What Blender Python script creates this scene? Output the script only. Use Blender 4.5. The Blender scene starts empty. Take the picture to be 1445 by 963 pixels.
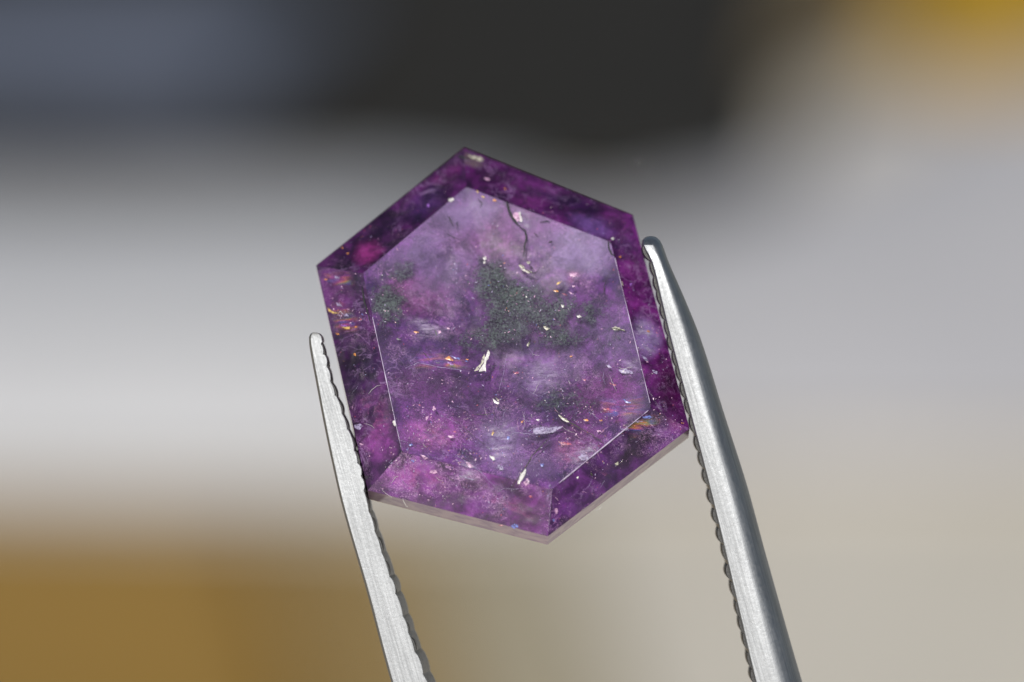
import bpy, bmesh, math, random
import numpy as np
from mathutils import Vector, Matrix, noise

random.seed(7)
R = math.radians
sc = bpy.context.scene
COL = sc.collection

# ---------------------------------------------------------------- camera
PITCH = R(20.0)
FOCUS = 0.240                    # metres from lens to the stone
FRAME_W = 0.0490                 # width of the picture at the stone
W0, H0 = 1445.0, 963.0
VIEW = Vector((0, math.cos(PITCH), -math.sin(PITCH)))
RIGHT = Vector((1, 0, 0))
UP = RIGHT.cross(VIEW)
AIM = Vector((0, 0, 0.20))
CAM = AIM - VIEW * FOCUS
cam_data = bpy.data.cameras.new('camera')
cam = bpy.data.objects.new('camera', cam_data)
COL.objects.link(cam)
cam.location = CAM
cam.rotation_euler = (math.pi / 2 - PITCH, 0, 0)
cam_data.sensor_width = 36.0
cam_data.lens = 36.0 * FOCUS / FRAME_W
cam_data.clip_start = 0.005
cam_data.clip_end = 500.0
cam_data.dof.use_dof = True
cam_data.dof.focus_distance = 0.2394
cam_data.dof.aperture_fstop = cam_data.lens / 11.5     # 11.5 mm wide pupil
sc.camera = cam

# ---------------------------------------------------------------- sky and sun
SUN_EL, SUN_AZ = R(37), R(10)     # azimuth: to the left of straight behind the camera
TO_SUN = Vector((-math.sin(SUN_AZ) * math.cos(SUN_EL), -math.cos(SUN_AZ) * math.cos(SUN_EL), math.sin(SUN_EL)))
world = bpy.data.worlds.new('World')
sc.world = world
world.use_nodes = True
wn = world.node_tree
wn.nodes.clear()
wo = wn.nodes.new('ShaderNodeOutputWorld')
wb = wn.nodes.new('ShaderNodeBackground')
ws = wn.nodes.new('ShaderNodeTexSky')
ws.sky_type = 'NISHITA'
ws.sun_disc = False
ws.sun_elevation = SUN_EL
ws.sun_rotation = math.atan2(TO_SUN.x, TO_SUN.y)
ws.dust_density = 1.5
ws.ozone_density = 0.6
wb.inputs['Strength'].default_value = 0.055
wn.links.new(ws.outputs[0], wb.inputs[0])
wn.links.new(wb.outputs[0], wo.inputs[0])
sd = bpy.data.lights.new('sun', 'SUN')
sd.energy = 3.6
sd.angle = R(0.5)
sd.color = (1.0, 0.965, 0.91)
sun = bpy.data.objects.new('sun', sd)
COL.objects.link(sun)
sun.rotation_euler = TO_SUN.to_track_quat('Z', 'Y').to_euler()
sun.location = (-0.5, -0.5, 1.0)

vs = sc.view_settings
vs.view_transform = 'Standard'
vs.look = 'None'
vs.exposure = 0.0
vs.gamma = 1.0
vs.use_curve_mapping = False
sc.cycles.transparent_max_bounces = 32
sc.cycles.max_bounces = 10
sc.cycles.use_denoising = True

# ---------------------------------------------------------------- helpers
def ray(px, py):
    u = (px - W0 / 2) / W0 * FRAME_W
    v = (H0 / 2 - py) / W0 * FRAME_W
    return (VIEW * FOCUS + RIGHT * u + UP * v) / FOCUS     # unit depth along VIEW

def at(px, py, d):
    return CAM + ray(px, py) * d

def ground(px, py, z=0.0):
    r = ray(px, py)
    return CAM + r * ((z - CAM.z) / r.z)

def link_mesh(name, verts, faces, mat, parent=None, smooth=False):
    me = bpy.data.meshes.new(name)
    me.from_pydata([tuple(v) for v in verts], [], faces)
    me.update()
    if smooth:
        me.polygons.foreach_set('use_smooth', [True] * len(me.polygons))
    o = bpy.data.objects.new(name, me)
    COL.objects.link(o)
    if mat:
        me.materials.append(mat)
    if parent:
        o.parent = parent
    return o

def link_bm(name, bm, mat, parent=None, smooth=False):
    me = bpy.data.meshes.new(name)
    bm.normal_update()
    bm.to_mesh(me)
    bm.free()
    if smooth:
        me.polygons.foreach_set('use_smooth', [True] * len(me.polygons))
    o = bpy.data.objects.new(name, me)
    COL.objects.link(o)
    if mat:
        me.materials.append(mat)
    if parent:
        o.parent = parent
    return o

def tag(o, label=None, cat=None, kind=None, group=None):
    if label: o['label'] = label
    if cat: o['category'] = cat
    if kind: o['kind'] = kind
    if group: o['group'] = group
    return o

class NT:
    """small node-graph builder"""
    def __init__(self, name):
        self.mat = bpy.data.materials.new(name)
        self.mat.use_nodes = True
        self.t = self.mat.node_tree
        self.t.nodes.clear()
        self.out = self.n('ShaderNodeOutputMaterial')
    def n(self, kind, **kw):
        nd = self.t.nodes.new(kind)
        for k, v in kw.items():
            setattr(nd, k, v)
        return nd
    def put(self, sock, v):
        if isinstance(v, bpy.types.NodeSocket):
            self.t.links.new(v, sock)
        elif v is not None:
            if sock.type == 'RGBA' and len(v) == 3:
                v = (*v, 1.0)
            sock.default_value = v
    def math(self, op, a, b=None, c=None, clamp=False):
        m = self.n('ShaderNodeMath', operation=op, use_clamp=clamp)
        self.put(m.inputs[0], a)
        if b is not None: self.put(m.inputs[1], b)
        if c is not None: self.put(m.inputs[2], c)
        return m.outputs[0]
    def vec(self, op, a, b=None):
        m = self.n('ShaderNodeVectorMath', operation=op)
        self.put(m.inputs[0], a)
        if b is not None: self.put(m.inputs['Scale'] if op == 'SCALE' else m.inputs[1], b)
        return m.outputs['Value'] if op in ('LENGTH', 'DOT_PRODUCT') else m.outputs[0]
    def mix(self, f, a, b, mode='MIX'):
        m = self.n('ShaderNodeMix', data_type='RGBA', blend_type=mode)
        self.put(m.inputs[0], f); self.put(m.inputs[6], a); self.put(m.inputs[7], b)
        return m.outputs[2]
    def noise(self, co, scale, detail=4, rough=0.55, dist=0.0, out=0):
        m = self.n('ShaderNodeTexNoise')
        self.put(m.inputs['Vector'], co)
        m.inputs['Scale'].default_value = scale
        m.inputs['Detail'].default_value = detail
        m.inputs['Roughness'].default_value = rough
        m.inputs['Distortion'].default_value = dist
        return m.outputs[out]
    def rng(self, v, a, b, c=0.0, d=1.0, smooth=True):
        m = self.n('ShaderNodeMapRange', interpolation_type='SMOOTHSTEP' if smooth else 'LINEAR')
        self.put(m.inputs[0], v)
        m.inputs[1].default_value = a; m.inputs[2].default_value = b
        m.inputs[3].default_value = c; m.inputs[4].default_value = d
        return m.outputs[0]
    def obj_mm(self):
        c = self.n('ShaderNodeTexCoord')
        return self.vec('SCALE', c.outputs['Object'], 1000.0)
    def principled(self, **kw):
        p = self.n('ShaderNodeBsdfPrincipled')
        for k, v in kw.items():
            self.put(p.inputs[k.replace('_', ' ')], v)
        return p
    def done(self, shader):
        self.t.links.new(shader, self.out.inputs[0])
        return self.mat

def srgb(r, g, b):
    f = lambda c: (c / 255 / 12.92) if c / 255 <= 0.04045 else ((c / 255 + 0.055) / 1.055) ** 2.4
    return (f(r), f(g), f(b))

# ---------------------------------------------------------------- the surface and the blurred things behind
def cloth_mat(name, a, b, scale=0.12, rough=0.85):
    t = NT(name)
    co = t.obj_mm()
    n = t.noise(co, scale, 4)
    col = t.mix(t.rng(n, 0.3, 0.7), a, b)
    weave = t.noise(co, 3.0, 2)
    bump = t.n('ShaderNodeBump')
    bump.inputs['Strength'].default_value = 0.25
    bump.inputs['Distance'].default_value = 0.0003
    t.put(bump.inputs['Height'], weave)
    p = t.principled(Base_Color=col, Roughness=rough, Specular_IOR_Level=0.2, Normal=bump.outputs[0])
    return t.done(p.outputs[0])

def wood_mat(name, a, b):
    t = NT(name)
    co = t.obj_mm()
    st = t.vec('MULTIPLY', co, (0.02, 0.12, 0.12))
    n = t.noise(st, 1.0, 6, 0.6, 0.4)
    col = t.mix(t.rng(n, 0.3, 0.7), a, b)
    p = t.principled(Base_Color=col, Roughness=0.55, Specular_IOR_Level=0.3)
    return t.done(p.outputs[0])

M_TABLE = cloth_mat('linen_table_surface', (0.63, 0.59, 0.51), (0.59, 0.55, 0.47), 0.03)
M_WHITE = cloth_mat('white_cloth', (0.52, 0.525, 0.54), (0.49, 0.495, 0.51), 0.03)
M_GREY = cloth_mat('pale_grey_cloth', (0.52, 0.515, 0.53), (0.49, 0.485, 0.50), 0.03)
M_BLUE = cloth_mat('blue_grey_cloth', (0.118, 0.136, 0.185), (0.088, 0.102, 0.135), 0.05)
M_BLACK = cloth_mat('charcoal_cloth', (0.026, 0.0245, 0.021), (0.020, 0.019, 0.0165), 0.05)
M_BROWN = cloth_mat('brown_cloth', (0.16, 0.125, 0.07), (0.13, 0.10, 0.055), 0.05)
M_OCHRE = wood_mat('ochre_wood', (0.36, 0.212, 0.044), (0.28, 0.165, 0.034))
M_OCHRE2 = wood_mat('ochre_tan_wood', (0.33, 0.225, 0.085), (0.29, 0.195, 0.07))
M_TAN = wood_mat('tan_wood', (0.42, 0.365, 0.255), (0.38, 0.33, 0.225))
M_AMBER = wood_mat('amber_wood', (0.42, 0.25, 0.012), (0.36, 0.215, 0.012))

bm = bmesh.new()
bmesh.ops.create_grid(bm, x_segments=60, y_segments=60, size=1.5)
for v in bm.verts:
    v.co.z = -0.004 + 0.0006 * noise.noise(v.co * 9)
tag(link_bm('tabletop', bm, M_TABLE, smooth=True), kind='structure')

def slab(name, corners, thick, mat, bump=0.0, arch=None, z0=0.0, nx=28, ny=28, seed=0.0):
    """A soft-edged slab: corners are near-left, near-right, far-right, far-left points on the table."""
    a, b, c, d = [Vector(p) for p in corners]
    verts, faces = [], []
    for j in range(ny + 1):
        for i in range(nx + 1):
            s, t = i / nx, j / ny
            p = (a * (1 - s) + b * s) * (1 - t) + (d * (1 - s) + c * s) * t
            e = min(s, 1 - s, t, 1 - t) * 14
            edge = min(1.0, e) ** 0.5
            h = thick * (0.35 + 0.65 * edge)
            h += bump * noise.noise(Vector((p.x * 25 + seed, p.y * 25, seed))) * min(1, e)
            if arch: h += arch(s, t)
            verts.append((p.x, p.y, z0 + h))
    n = len(verts)
    for j in range(ny + 1):
        for i in range(nx + 1):
            s, t = i / nx, j / ny
            p = (a * (1 - s) + b * s) * (1 - t) + (d * (1 - s) + c * s) * t
            verts.append((p.x, p.y, z0))
    w = nx + 1
    for j in range(ny):
        for i in range(nx):
            k = j * w + i
            faces.append((k, k + 1, k + w + 1, k + w))
            faces.append((n + k, n + k + w, n + k + w + 1, n + k + 1))
    for i in range(nx):
        faces.append((i, n + i, n + i + 1, i + 1))
        k = ny * w + i
        faces.append((k, k + 1, n + k + 1, n + k))
    for j in range(ny):
        k = j * w
        faces.append((k, k + w, n + k + w, n + k))
        k = j * w + nx
        faces.append((k, n + k, n + k + w, k + w))
    return link_mesh(name, verts, faces, mat, smooth=True)

G = lambda px, py: ground(px, py, 0.0)

def roll(name, px0, px1, py, prof, mat, seed=0.0, skew=0.0, wob=0.0012):
    """Soft cloth fold lying across the view: prof is a list of (distance back, height) in metres."""
    a, b = G(px0, py), G(px1, py)
    m, nx = 40, 50
    L = [0.0]
    for p, q in zip(prof[:-1], prof[1:]):
        L.append(L[-1] + math.hypot(q[0] - p[0], q[1] - p[1]))
    pts = []
    for k in range(m + 1):
        l = L[-1] * k / m
        for i in range(len(prof) - 1):
            if l <= L[i + 1] + 1e-12: break
        f = (l - L[i]) / max(1e-9, L[i + 1] - L[i])
        pts.append((prof[i][0] + f * (prof[i + 1][0] - prof[i][0]), prof[i][1] + f * (prof[i + 1][1] - prof[i][1])))
    for _ in range(3):
        pts = [pts[0]] + [((pts[k - 1][0] + 2 * pts[k][0] + pts[k + 1][0]) / 4, (pts[k - 1][1] + 2 * pts[k][1] + pts[k + 1][1]) / 4) for k in range(1, m)] + [pts[-1]]
    verts, faces = [], []
    for i in range(nx + 1):
        s = i / nx
        e = min(1.0, min(s, 1 - s) * 9) ** 0.6
        x = a.x + (b.x - a.x) * s
        for (dy, z) in pts:
            w = wob * noise.noise(Vector((x * 30 + seed, dy * 30, seed)))
            verts.append((x, a.y + dy + skew * s ** 1.6 * dy / prof[-1][0] + w, 0.0004 + max(0.0, z * (0.3 + 0.7 * e) + w * min(1, z * 300))))
    n = m + 1
    for i in range(nx):
        for k in range(m):
            q = i * n + k
            faces.append((q, q + n, q + n + 1, q + 1))
        faces.append((i * n, i * n + m, (i + 1) * n + m, (i + 1) * n))
    faces.append(tuple(range(n))); faces.append(tuple(nx * n + k for k in range(n))[::-1])
    return link_mesh(name, verts, faces, mat, smooth=True)

mm = 0.001
o = roll('white_cloth', -1600, 760, 690, [(0, 0), (12 * mm, 9 * mm), (28 * mm, 15 * mm), (60 * mm, 17 * mm), (92 * mm, 14.5 * mm), (126 * mm, 7 * mm), (136 * mm, 0)], M_WHITE, 3.0)
tag(o, 'white folded cloth out of focus behind the left tweezer tip', 'cloth')
o = roll('grey_cloth', 735, 2600, 640, [(0, 0), (14 * mm, 3 * mm), (36 * mm, 6 * mm), (56 * mm, 7 * mm), (80 * mm, 5 * mm), (98 * mm, 1 * mm), (104 * mm, 0)], M_GREY, 8.0, skew=0.35)
tag(o, 'pale grey folded cloth out of focus behind the right tweezer tip', 'cloth')
o = slab('wooden_board', [G(-1600, 1400), G(540, 1400), G(380, 735), G(-1600, 690)], 0.004, M_OCHRE, z0=0.0, seed=1)
tag(o, 'ochre wooden board out of focus at the lower left of the picture', 'board')
o = slab('wooden_strip', [G(544, 1400), G(740, 1400), G(580, 740), G(383, 735)], 0.004, M_OCHRE2, seed=2)
tag(o, 'ochre tan wooden strip out of focus behind the left tweezer arm', 'strip')
o = slab('wooden_strip', [G(744, 1400), G(1000, 1400), G(800, 736), G(583, 740)], 0.0035, M_TAN, seed=2)
tag(o, 'pale tan wooden strip out of focus between the two tweezer arms', 'strip')
o = slab('charcoal_cloth', [G(-1600, 260), G(1100, 305), G(1210, -300), G(-1600, -300)], 0.004, M_BLACK, bump=0.003, seed=6)
tag(o, 'dark charcoal cloth out of focus above the purple stone', 'cloth')
o = slab('blue_grey_cloth', [G(-700, 200), G(340, 205), G(500, 45), G(-700, 30)], 0.006, M_BLUE, bump=0.004, seed=5, z0=0.0068)
tag(o, 'blue grey cloth out of focus on the dark cloth at the upper left', 'cloth')
o = slab('brown_cloth', [G(1100, 130), G(1255, 90), G(1255, -300), G(1195, -300)], 0.006, M_BROWN, bump=0.002, seed=7)
tag(o, 'dark brown cloth out of focus beside the amber block at top', 'cloth')
o = slab('amber_block', [G(1260, 95), G(2000, 260), G(2000, -300), G(1270, -300)], 0.008, M_AMBER, seed=4)
tag(o, 'amber wooden block out of focus in the upper right corner', 'block')

# ---------------------------------------------------------------- the purple stone
TILT = R(17)
GD = 0.2408
GN = (-VIEW * math.cos(TILT) + UP * math.sin(TILT)).normalized()     # table normal
GY = RIGHT.cross(-GN).normalized() * -1
if GY.dot(UP) < 0: GY = -GY
GX = RIGHT
GO = at(709, 488, GD)
gem = bpy.data.objects.new('gemstone', None)
COL.objects.link(gem)
gem.empty_display_size = 0.005
gem.matrix_world = Matrix((
    (GX.x, GY.x, GN.x, GO.x),
    (GX.y, GY.y, GN.y, GO.y),
    (GX.z, GY.z, GN.z, GO.z),
    (0, 0, 0, 1)))
tag(gem, 'purple faceted hexagonal gemstone with grey inclusions gripped between the tweezer tips', 'gemstone')

HC = 0.00095       # crown height
GT = 0.0016        # girdle thickness

def loc(px, py, z=0.0):
    """point of the stone, in its own axes, seen at a pixel on the plane local-z = z"""
    r = ray(px, py)
    o = CAM - GO
    s = (z - o.dot(GN)) / r.dot(GN)
    p = o + r * s
    return Vector((p.dot(GX), p.dot(GY), z))

OUT = [loc(*p) for p in ((655, 209), (893, 304), (973, 605), (773, 757), (519, 692), (446, 375))]
TAB = [loc(*p, HC) for p in ((658, 263), (862, 341), (919, 576), (779, 690), (567, 637), (512, 385))]

def shell_mat(name, ior=1.70, rough=0.0, tint=(1, 1, 1)):
    """polished face of the stone: Schlick reflection over a clear body, the same from both sides"""
    t = NT(name)
    co = t.obj_mm()
    bump = t.n('ShaderNodeBump'); bump.inputs['Strength'].default_value = 0.04; bump.inputs['Distance'].default_value = 0.00002
    t.put(bump.inputs['Height'], t.noise(co, 2.5, 3))
    ge = t.n('ShaderNodeNewGeometry')
    cs = t.math('ABSOLUTE', t.vec('DOT_PRODUCT', ge.outputs['Incoming'], ge.outputs['Normal']))
    f0 = ((ior - 1) / (ior + 1)) ** 2
    fr = t.math('MULTIPLY_ADD', t.math('POWER', t.math('SUBTRACT', 1.0, cs), 5.0), 1 - f0, f0)
    tr = t.n('ShaderNodeBsdfTransparent'); t.put(tr.inputs[0], tint)
    gl = t.n('ShaderNodeBsdfGlossy')
    gl.inputs['Roughness'].default_value = rough
    t.t.links.new(bump.outputs[0], gl.inputs['Normal'])
    m = t.n('ShaderNodeMixShader')
    t.put(m.inputs[0], fr); t.put(m.inputs[1], tr.outputs[0]); t.put(m.inputs[2], gl.outputs[0])
    return t.done(m.outputs[0])

M_TABLEF = shell_mat('polished_table_facet', 1.62, 0.02)
M_BEVELF = shell_mat('polished_bevel_facet', 1.48, 0.02)

def blob_chain(t, col, co, blobs, z):
    """mineral colour zones, some with inner glow painted in: soft irregular patches given as (px, py, rx, ry, angle, sRGB colour, strength)"""
    for (px, py, rx, ry, ang, c, k) in blobs:
        p = loc(px, py, z) * 1000
        mm = FRAME_W * 1000 / W0
        m = t.n('ShaderNodeMapping', vector_type='TEXTURE')
        t.put(m.inputs['Vector'], co)
        m.inputs['Location'].default_value = (p.x, p.y, p.z)
        m.inputs['Rotation'].default_value = (0, 0, R(ang))
        m.inputs['Scale'].default_value = (rx * mm, ry * mm, 4.0)
        d = t.vec('LENGTH', m.outputs[0])
        f = t.rng(d, 0.35, 1.15, k, 0.0)
        col = t.mix(f, col, srgb(*c))
    return col

def core_mat(name, base_lo, base_hi, blobs, z, seed, wisp=0.5, warp=1.2, grain=0.5, body=0.7, mid=0.3, speck=1.0, crackle=1.0):
    t = NT(name)
    co0 = t.obj_mm()
    wn_ = t.noise(t.vec('ADD', co0, (seed, seed * 0.7, 0)), 0.9, 4, 0.6, 0.0, 1)
    co = t.vec('ADD', co0, t.vec('SCALE', t.vec('SUBTRACT', wn_, (0.5, 0.5, 0.5)), warp))
    sh = t.vec('ADD', co0, (seed * 3.1, seed, seed * 1.7))
    n1 = t.noise(sh, 0.55, 5, 0.6, 0.6)
    col = t.mix(t.rng(n1, 0.32, 0.68), base_lo, base_hi)
    col = blob_chain(t, col, co, blobs, z)
    n2 = t.noise(sh, 1.3, 3, 0.55, 0.6)
    col = t.mix(1.0, col, t.mix(t.rng(n2, 0.3, 0.7), (0.48 * body, 0.43 * body, 0.52 * body), (1.5 * body, 1.4 * body, 1.48 * body)), 'MULTIPLY')
    n5 = t.noise(sh, 6.0, 4, 0.7, 0.4)
    col = t.mix(1.0, col, t.mix(t.rng(n5, 0.32, 0.68), (1 - mid,) * 3, (1 + mid,) * 3), 'MULTIPLY')
    # fine feathery healed fissures
    n3 = t.noise(sh, 0.8, 6, 0.62, 1.4)
    ridge = t.rng(t.math('ABSOLUTE', t.math('SUBTRACT', n3, 0.5)), 0.0, 0.03, 1.0, 0.0)
    gate = t.rng(t.noise(t.vec('ADD', sh, (9, 4, 2)), 0.5, 3), 0.48, 0.66)
    col = t.mix(t.math('MULTIPLY', t.math('MULTIPLY', ridge, gate), wisp), col, srgb(176, 142, 196))
    # crackle: a finer web of bright fissures, gathered in clusters
    for (fs, th, gs, kk, cc) in ((2.4, 0.022, 0.42, 0.55, (206, 150, 214)), (4.5, 0.03, 0.6, 0.45, (222, 176, 226))):
        n6 = t.noise(t.vec('ADD', sh, (fs, 5, fs)), fs, 3, 0.55, 1.6)
        r6 = t.rng(t.math('ABSOLUTE', t.math('SUBTRACT', n6, 0.5)), 0.0, th, 1.0, 0.0)
        g6 = t.rng(t.noise(t.vec('ADD', sh, (1, fs, 8)), gs, 3, 0.6), 0.50, 0.64)
        col = t.mix(t.math('MULTIPLY', t.math('MULTIPLY', r6, g6), kk * crackle), col, srgb(*cc))
    # pin-point crystallites
    for (vs_, rad, den, kk) in ((3.2, 0.13, 0.62, 0.8), (6.5, 0.16, 0.55, 0.6)):
        vo = t.n('ShaderNodeTexVoronoi'); vo.inputs['Scale'].default_value = vs_
        t.put(vo.inputs['Vector'], sh)
        hue = t.n('ShaderNodeSeparateColor'); t.put(hue.inputs[0], vo.outputs['Color'])
        on = t.math('MULTIPLY', t.rng(vo.outputs['Distance'], rad * 0.5, rad, 1.0, 0.0), t.rng(hue.outputs[0], den, den + 0.1))
        on = t.math('MULTIPLY', on, t.rng(t.noise(t.vec('ADD', sh, (2, 7, 1)), 0.45, 3), 0.42, 0.6, 0.1, 1.0))
        scol = t.mix(t.rng(hue.outputs[1], 0.3, 0.7), srgb(214, 150, 205), srgb(170, 165, 215))
        scol = t.mix(t.rng(hue.outputs[2], 0.78, 0.8), scol, srgb(220, 90, 95))
        col = t.mix(t.math('MULTIPLY', on, kk * speck), col, scol)
    # dust-fine grain
    n4 = t.noise(co0, 17.0, 2, 0.7)
    col = t.mix(grain, col, t.mix(t.rng(n4, 0.3, 0.7, smooth=False), (0.55, 0.55, 0.55), (1.45, 1.45, 1.45)), 'MULTIPLY') if False else \
        t.mix(1.0, col, t.mix(t.rng(n4, 0.3, 0.7), (1 - grain,) * 3, (1 + grain,) * 3), 'MULTIPLY')
    p = t.principled(Base_Color=col, Roughness=0.45, Specular_IOR_Level=0.35)
    return t.done(p.outputs[0])

# ---- colour bodies under the table
TABLE_BLOBS = [
    (650, 330, 120, 60, -30, (130, 104, 150), 0.6),
    (720, 330, 90, 40, 20, (146, 86, 150), 0.75),
    (820, 355, 60, 50, 20, (160, 144, 188), 0.85),
    (590, 415, 60, 40, 10, (128, 58, 126), 0.85),
    (620, 380, 50, 40, 0, (104, 80, 128), 0.6),
    (545, 500, 40, 40, 0, (70, 44, 92), 0.8),
    (600, 545, 80, 36, 10, (88, 34, 98), 0.85),
    (690, 572, 60, 50, 0, (68, 26, 86), 0.9),
    (790, 562, 60, 34, 10, (50, 36, 84), 0.85),
    (850, 560, 60, 50, 0, (112, 46, 116), 0.8),
    (840, 480, 60, 50, 0, (108, 78, 134), 0.6),
    (750, 525, 50, 34, 0, (104, 80, 134), 0.6),
    (615, 612, 75, 40, 10, (158, 76, 166), 0.85),  # bright inner glow of the stone painted into the colour
    (740, 645, 80, 36, 0, (124, 82, 144), 0.65),
    (820, 625, 50, 40, -30, (124, 58, 124), 0.75),
    (705, 625, 40, 40, 0, (140, 114, 164), 0.6),
    (760, 625, 30, 16, 0, (80, 36, 96), 0.8),
]
M_CORE = core_mat('purple_mineral_body', srgb(54, 22, 88), srgb(132, 66, 156), TABLE_BLOBS, HC - 0.0009, 2.3, 0.35, 1.3, 0.34, 0.60, 0.30, 1.0)

def fbm(p, octv=4):
    s, a = 0.0, 1.0
    for _ in range(octv):
        s += a * noise.noise(p); p = p * 2.03; a *= 0.55
    return s

def poly_radius(poly, c, ang):
    d = Vector((math.cos(ang), math.sin(ang)))
    best = 0
    n = len(poly)
    for i in range(n):
        a = Vector(poly[i][:2]) - c; b = Vector(poly[(i + 1) % n][:2]) - c
        e = b - a
        den = d.x * e.y - d.y * e.x
        if abs(den) < 1e-15: continue
        tt = (a.x * e.y - a.y * e.x) / den
        uu = (a.x * d.y - a.y * d.x) / den
        if tt > 0 and -1e-9 <= uu <= 1 + 1e-9: best = max(best, tt)
    return best

def polar_sheet(name, poly, zfun, mat, parent, nr=90, na=300, shrink=0.996, smooth=True, wall=None):
    c = sum((Vector(p[:2]) for p in poly), Vector((0, 0))) / len(poly)
    verts = [(c.x, c.y, zfun(c.x, c.y, 0.0))]
    for i in range(1, nr + 1):
        for k in range(na):
            ang = 2 * math.pi * k / na
            rad = poly_radius(poly, c, ang) * shrink * i / nr
            x, y = c.x + rad * math.cos(ang), c.y + rad * math.sin(ang)
            verts.append((x, y, zfun(x, y, i / nr)))
    if wall:
        for k in range(na):
            x, y, z = verts[1 + (nr - 1) * na + k]
            verts.append((x, y, wall))
        nr += 1
    faces = [(0, 1 + k, 1 + (k + 1) % na) for k in range(na)]
    for i in range(nr - 1):
        for k in range(na):
            a = 1 + i * na + k; b = 1 + i * na + (k + 1) % na
            faces.append((a, a + na, b + na, b))
    return link_mesh(name, verts, faces, mat, parent, smooth)

def zcore(x, y, r):
    p = Vector((x * 1000, y * 1000, 0))
    d = 0.00014 + 0.0021 * (1 - max(r, 0.12))          # back facets fall towards the culet
    return HC - d + 0.00008 * (1 - r ** 6) * fbm(p * 0.4, 4)
core = polar_sheet('mineral_body', TAB, zcore, M_CORE, gem, shrink=0.9995)

# ---- veil of grey inclusions and painted milky sky reflection, two sheets at their own depths
def veil_mat(name, z, patches, sky_haze, haze_col, haze_amt, patch_cols, seed, gscale=6.0):
    t = NT(name)
    co0 = t.obj_mm()
    wn_ = t.noise(t.vec('ADD', co0, (seed, 3, 0)), 1.1, 5, 0.65, 0.0, 1)
    co = t.vec('ADD', co0, t.vec('SCALE', t.vec('SUBTRACT', wn_, (0.5, 0.5, 0.5)), 1.7))
    tot = None
    for (px, py, rx, ry, ang, k) in patches:
        p = loc(px, py, z) * 1000
        mm = FRAME_W * 1000 / W0
        m = t.n('ShaderNodeMapping', vector_type='TEXTURE')
        t.put(m.inputs['Vector'], co)
        m.inputs['Location'].default_value = (p.x, p.y, p.z)
        m.inputs['Rotation'].default_value = (0, 0, R(ang))
        m.inputs['Scale'].default_value = (rx * mm, ry * mm, 4.0)
        f = t.rng(t.vec('LENGTH', m.outputs[0]), 0.1, 1.3, k, 0.0)
        tot = f if tot is None else t.math('MAXIMUM', tot, f)
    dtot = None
    for (px, py, rx, ry, ang, k) in sky_haze:
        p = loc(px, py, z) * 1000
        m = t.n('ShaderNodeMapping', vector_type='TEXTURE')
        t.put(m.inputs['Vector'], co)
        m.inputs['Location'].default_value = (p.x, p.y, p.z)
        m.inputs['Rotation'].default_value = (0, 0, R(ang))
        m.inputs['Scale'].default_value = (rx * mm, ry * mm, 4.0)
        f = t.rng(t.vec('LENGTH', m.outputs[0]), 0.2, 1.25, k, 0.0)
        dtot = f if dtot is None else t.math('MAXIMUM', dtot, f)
    g = t.noise(co0, gscale, 5, 0.75, 0.3)
    speck = t.rng(g, 0.36, 0.60)
    g2 = t.noise(t.vec('ADD', co0, (5, 5, 5)), 2.2, 4, 0.6)
    pm = t.math('ADD', t.math('MULTIPLY', t.noise(t.vec('ADD', co0, (1, 8, 5)), 9.0, 3, 0.8), 0.75), t.math('MULTIPLY', t.noise(t.vec('ADD', co0, (4, 2, 5)), 0.9, 3, 0.6), 0.25))
    pcol = t.mix(t.rng(pm, 0.38, 0.64), patch_cols[0], patch_cols[1])
    er = t.math('ADD', t.math('MULTIPLY', t.math('SUBTRACT', g2, 0.5), 1.5), t.math('MULTIPLY', t.math('SUBTRACT', g, 0.5), 1.3))
    st = t.noise(t.vec('ADD', co0, (6, 3, 1)), 10.0, 3, 0.75)
    palpha = t.math('MULTIPLY', t.rng(t.math('ADD', t.math('ADD', tot, er), t.math('MULTIPLY', t.math('SUBTRACT', st, 0.5), 1.3)), 0.05, 0.95), t.rng(tot, 0.0, 0.25))
    palpha = t.math('MULTIPLY', palpha, 0.92)
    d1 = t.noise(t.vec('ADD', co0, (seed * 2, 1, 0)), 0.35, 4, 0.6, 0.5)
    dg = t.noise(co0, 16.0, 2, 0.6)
    haze = t.math('MULTIPLY', t.rng(d1, 0.3, 0.7, haze_amt * 0.4, haze_amt), t.rng(dg, 0.3, 0.7, 0.3, 1.6))
    haze = t.math('ADD', haze, t.math('MULTIPLY', dtot, t.rng(dg, 0.3, 0.7, 0.75, 1.25)))
    col = t.mix(t.math('DIVIDE', palpha, t.math('ADD', t.math('ADD', palpha, haze), 0.001)), haze_col, pcol)
    alpha = t.math('MAXIMUM', palpha, haze, clamp=True)
    df = t.n('ShaderNodeBsdfDiffuse'); t.put(df.inputs[0], col)
    tr = t.n('ShaderNodeBsdfTransparent')
    m = t.n('ShaderNodeMixShader')
    t.put(m.inputs[0], alpha); t.put(m.inputs[1], tr.outputs[0]); t.put(m.inputs[2], df.outputs[0])
    return t.done(m.outputs[0])

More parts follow.
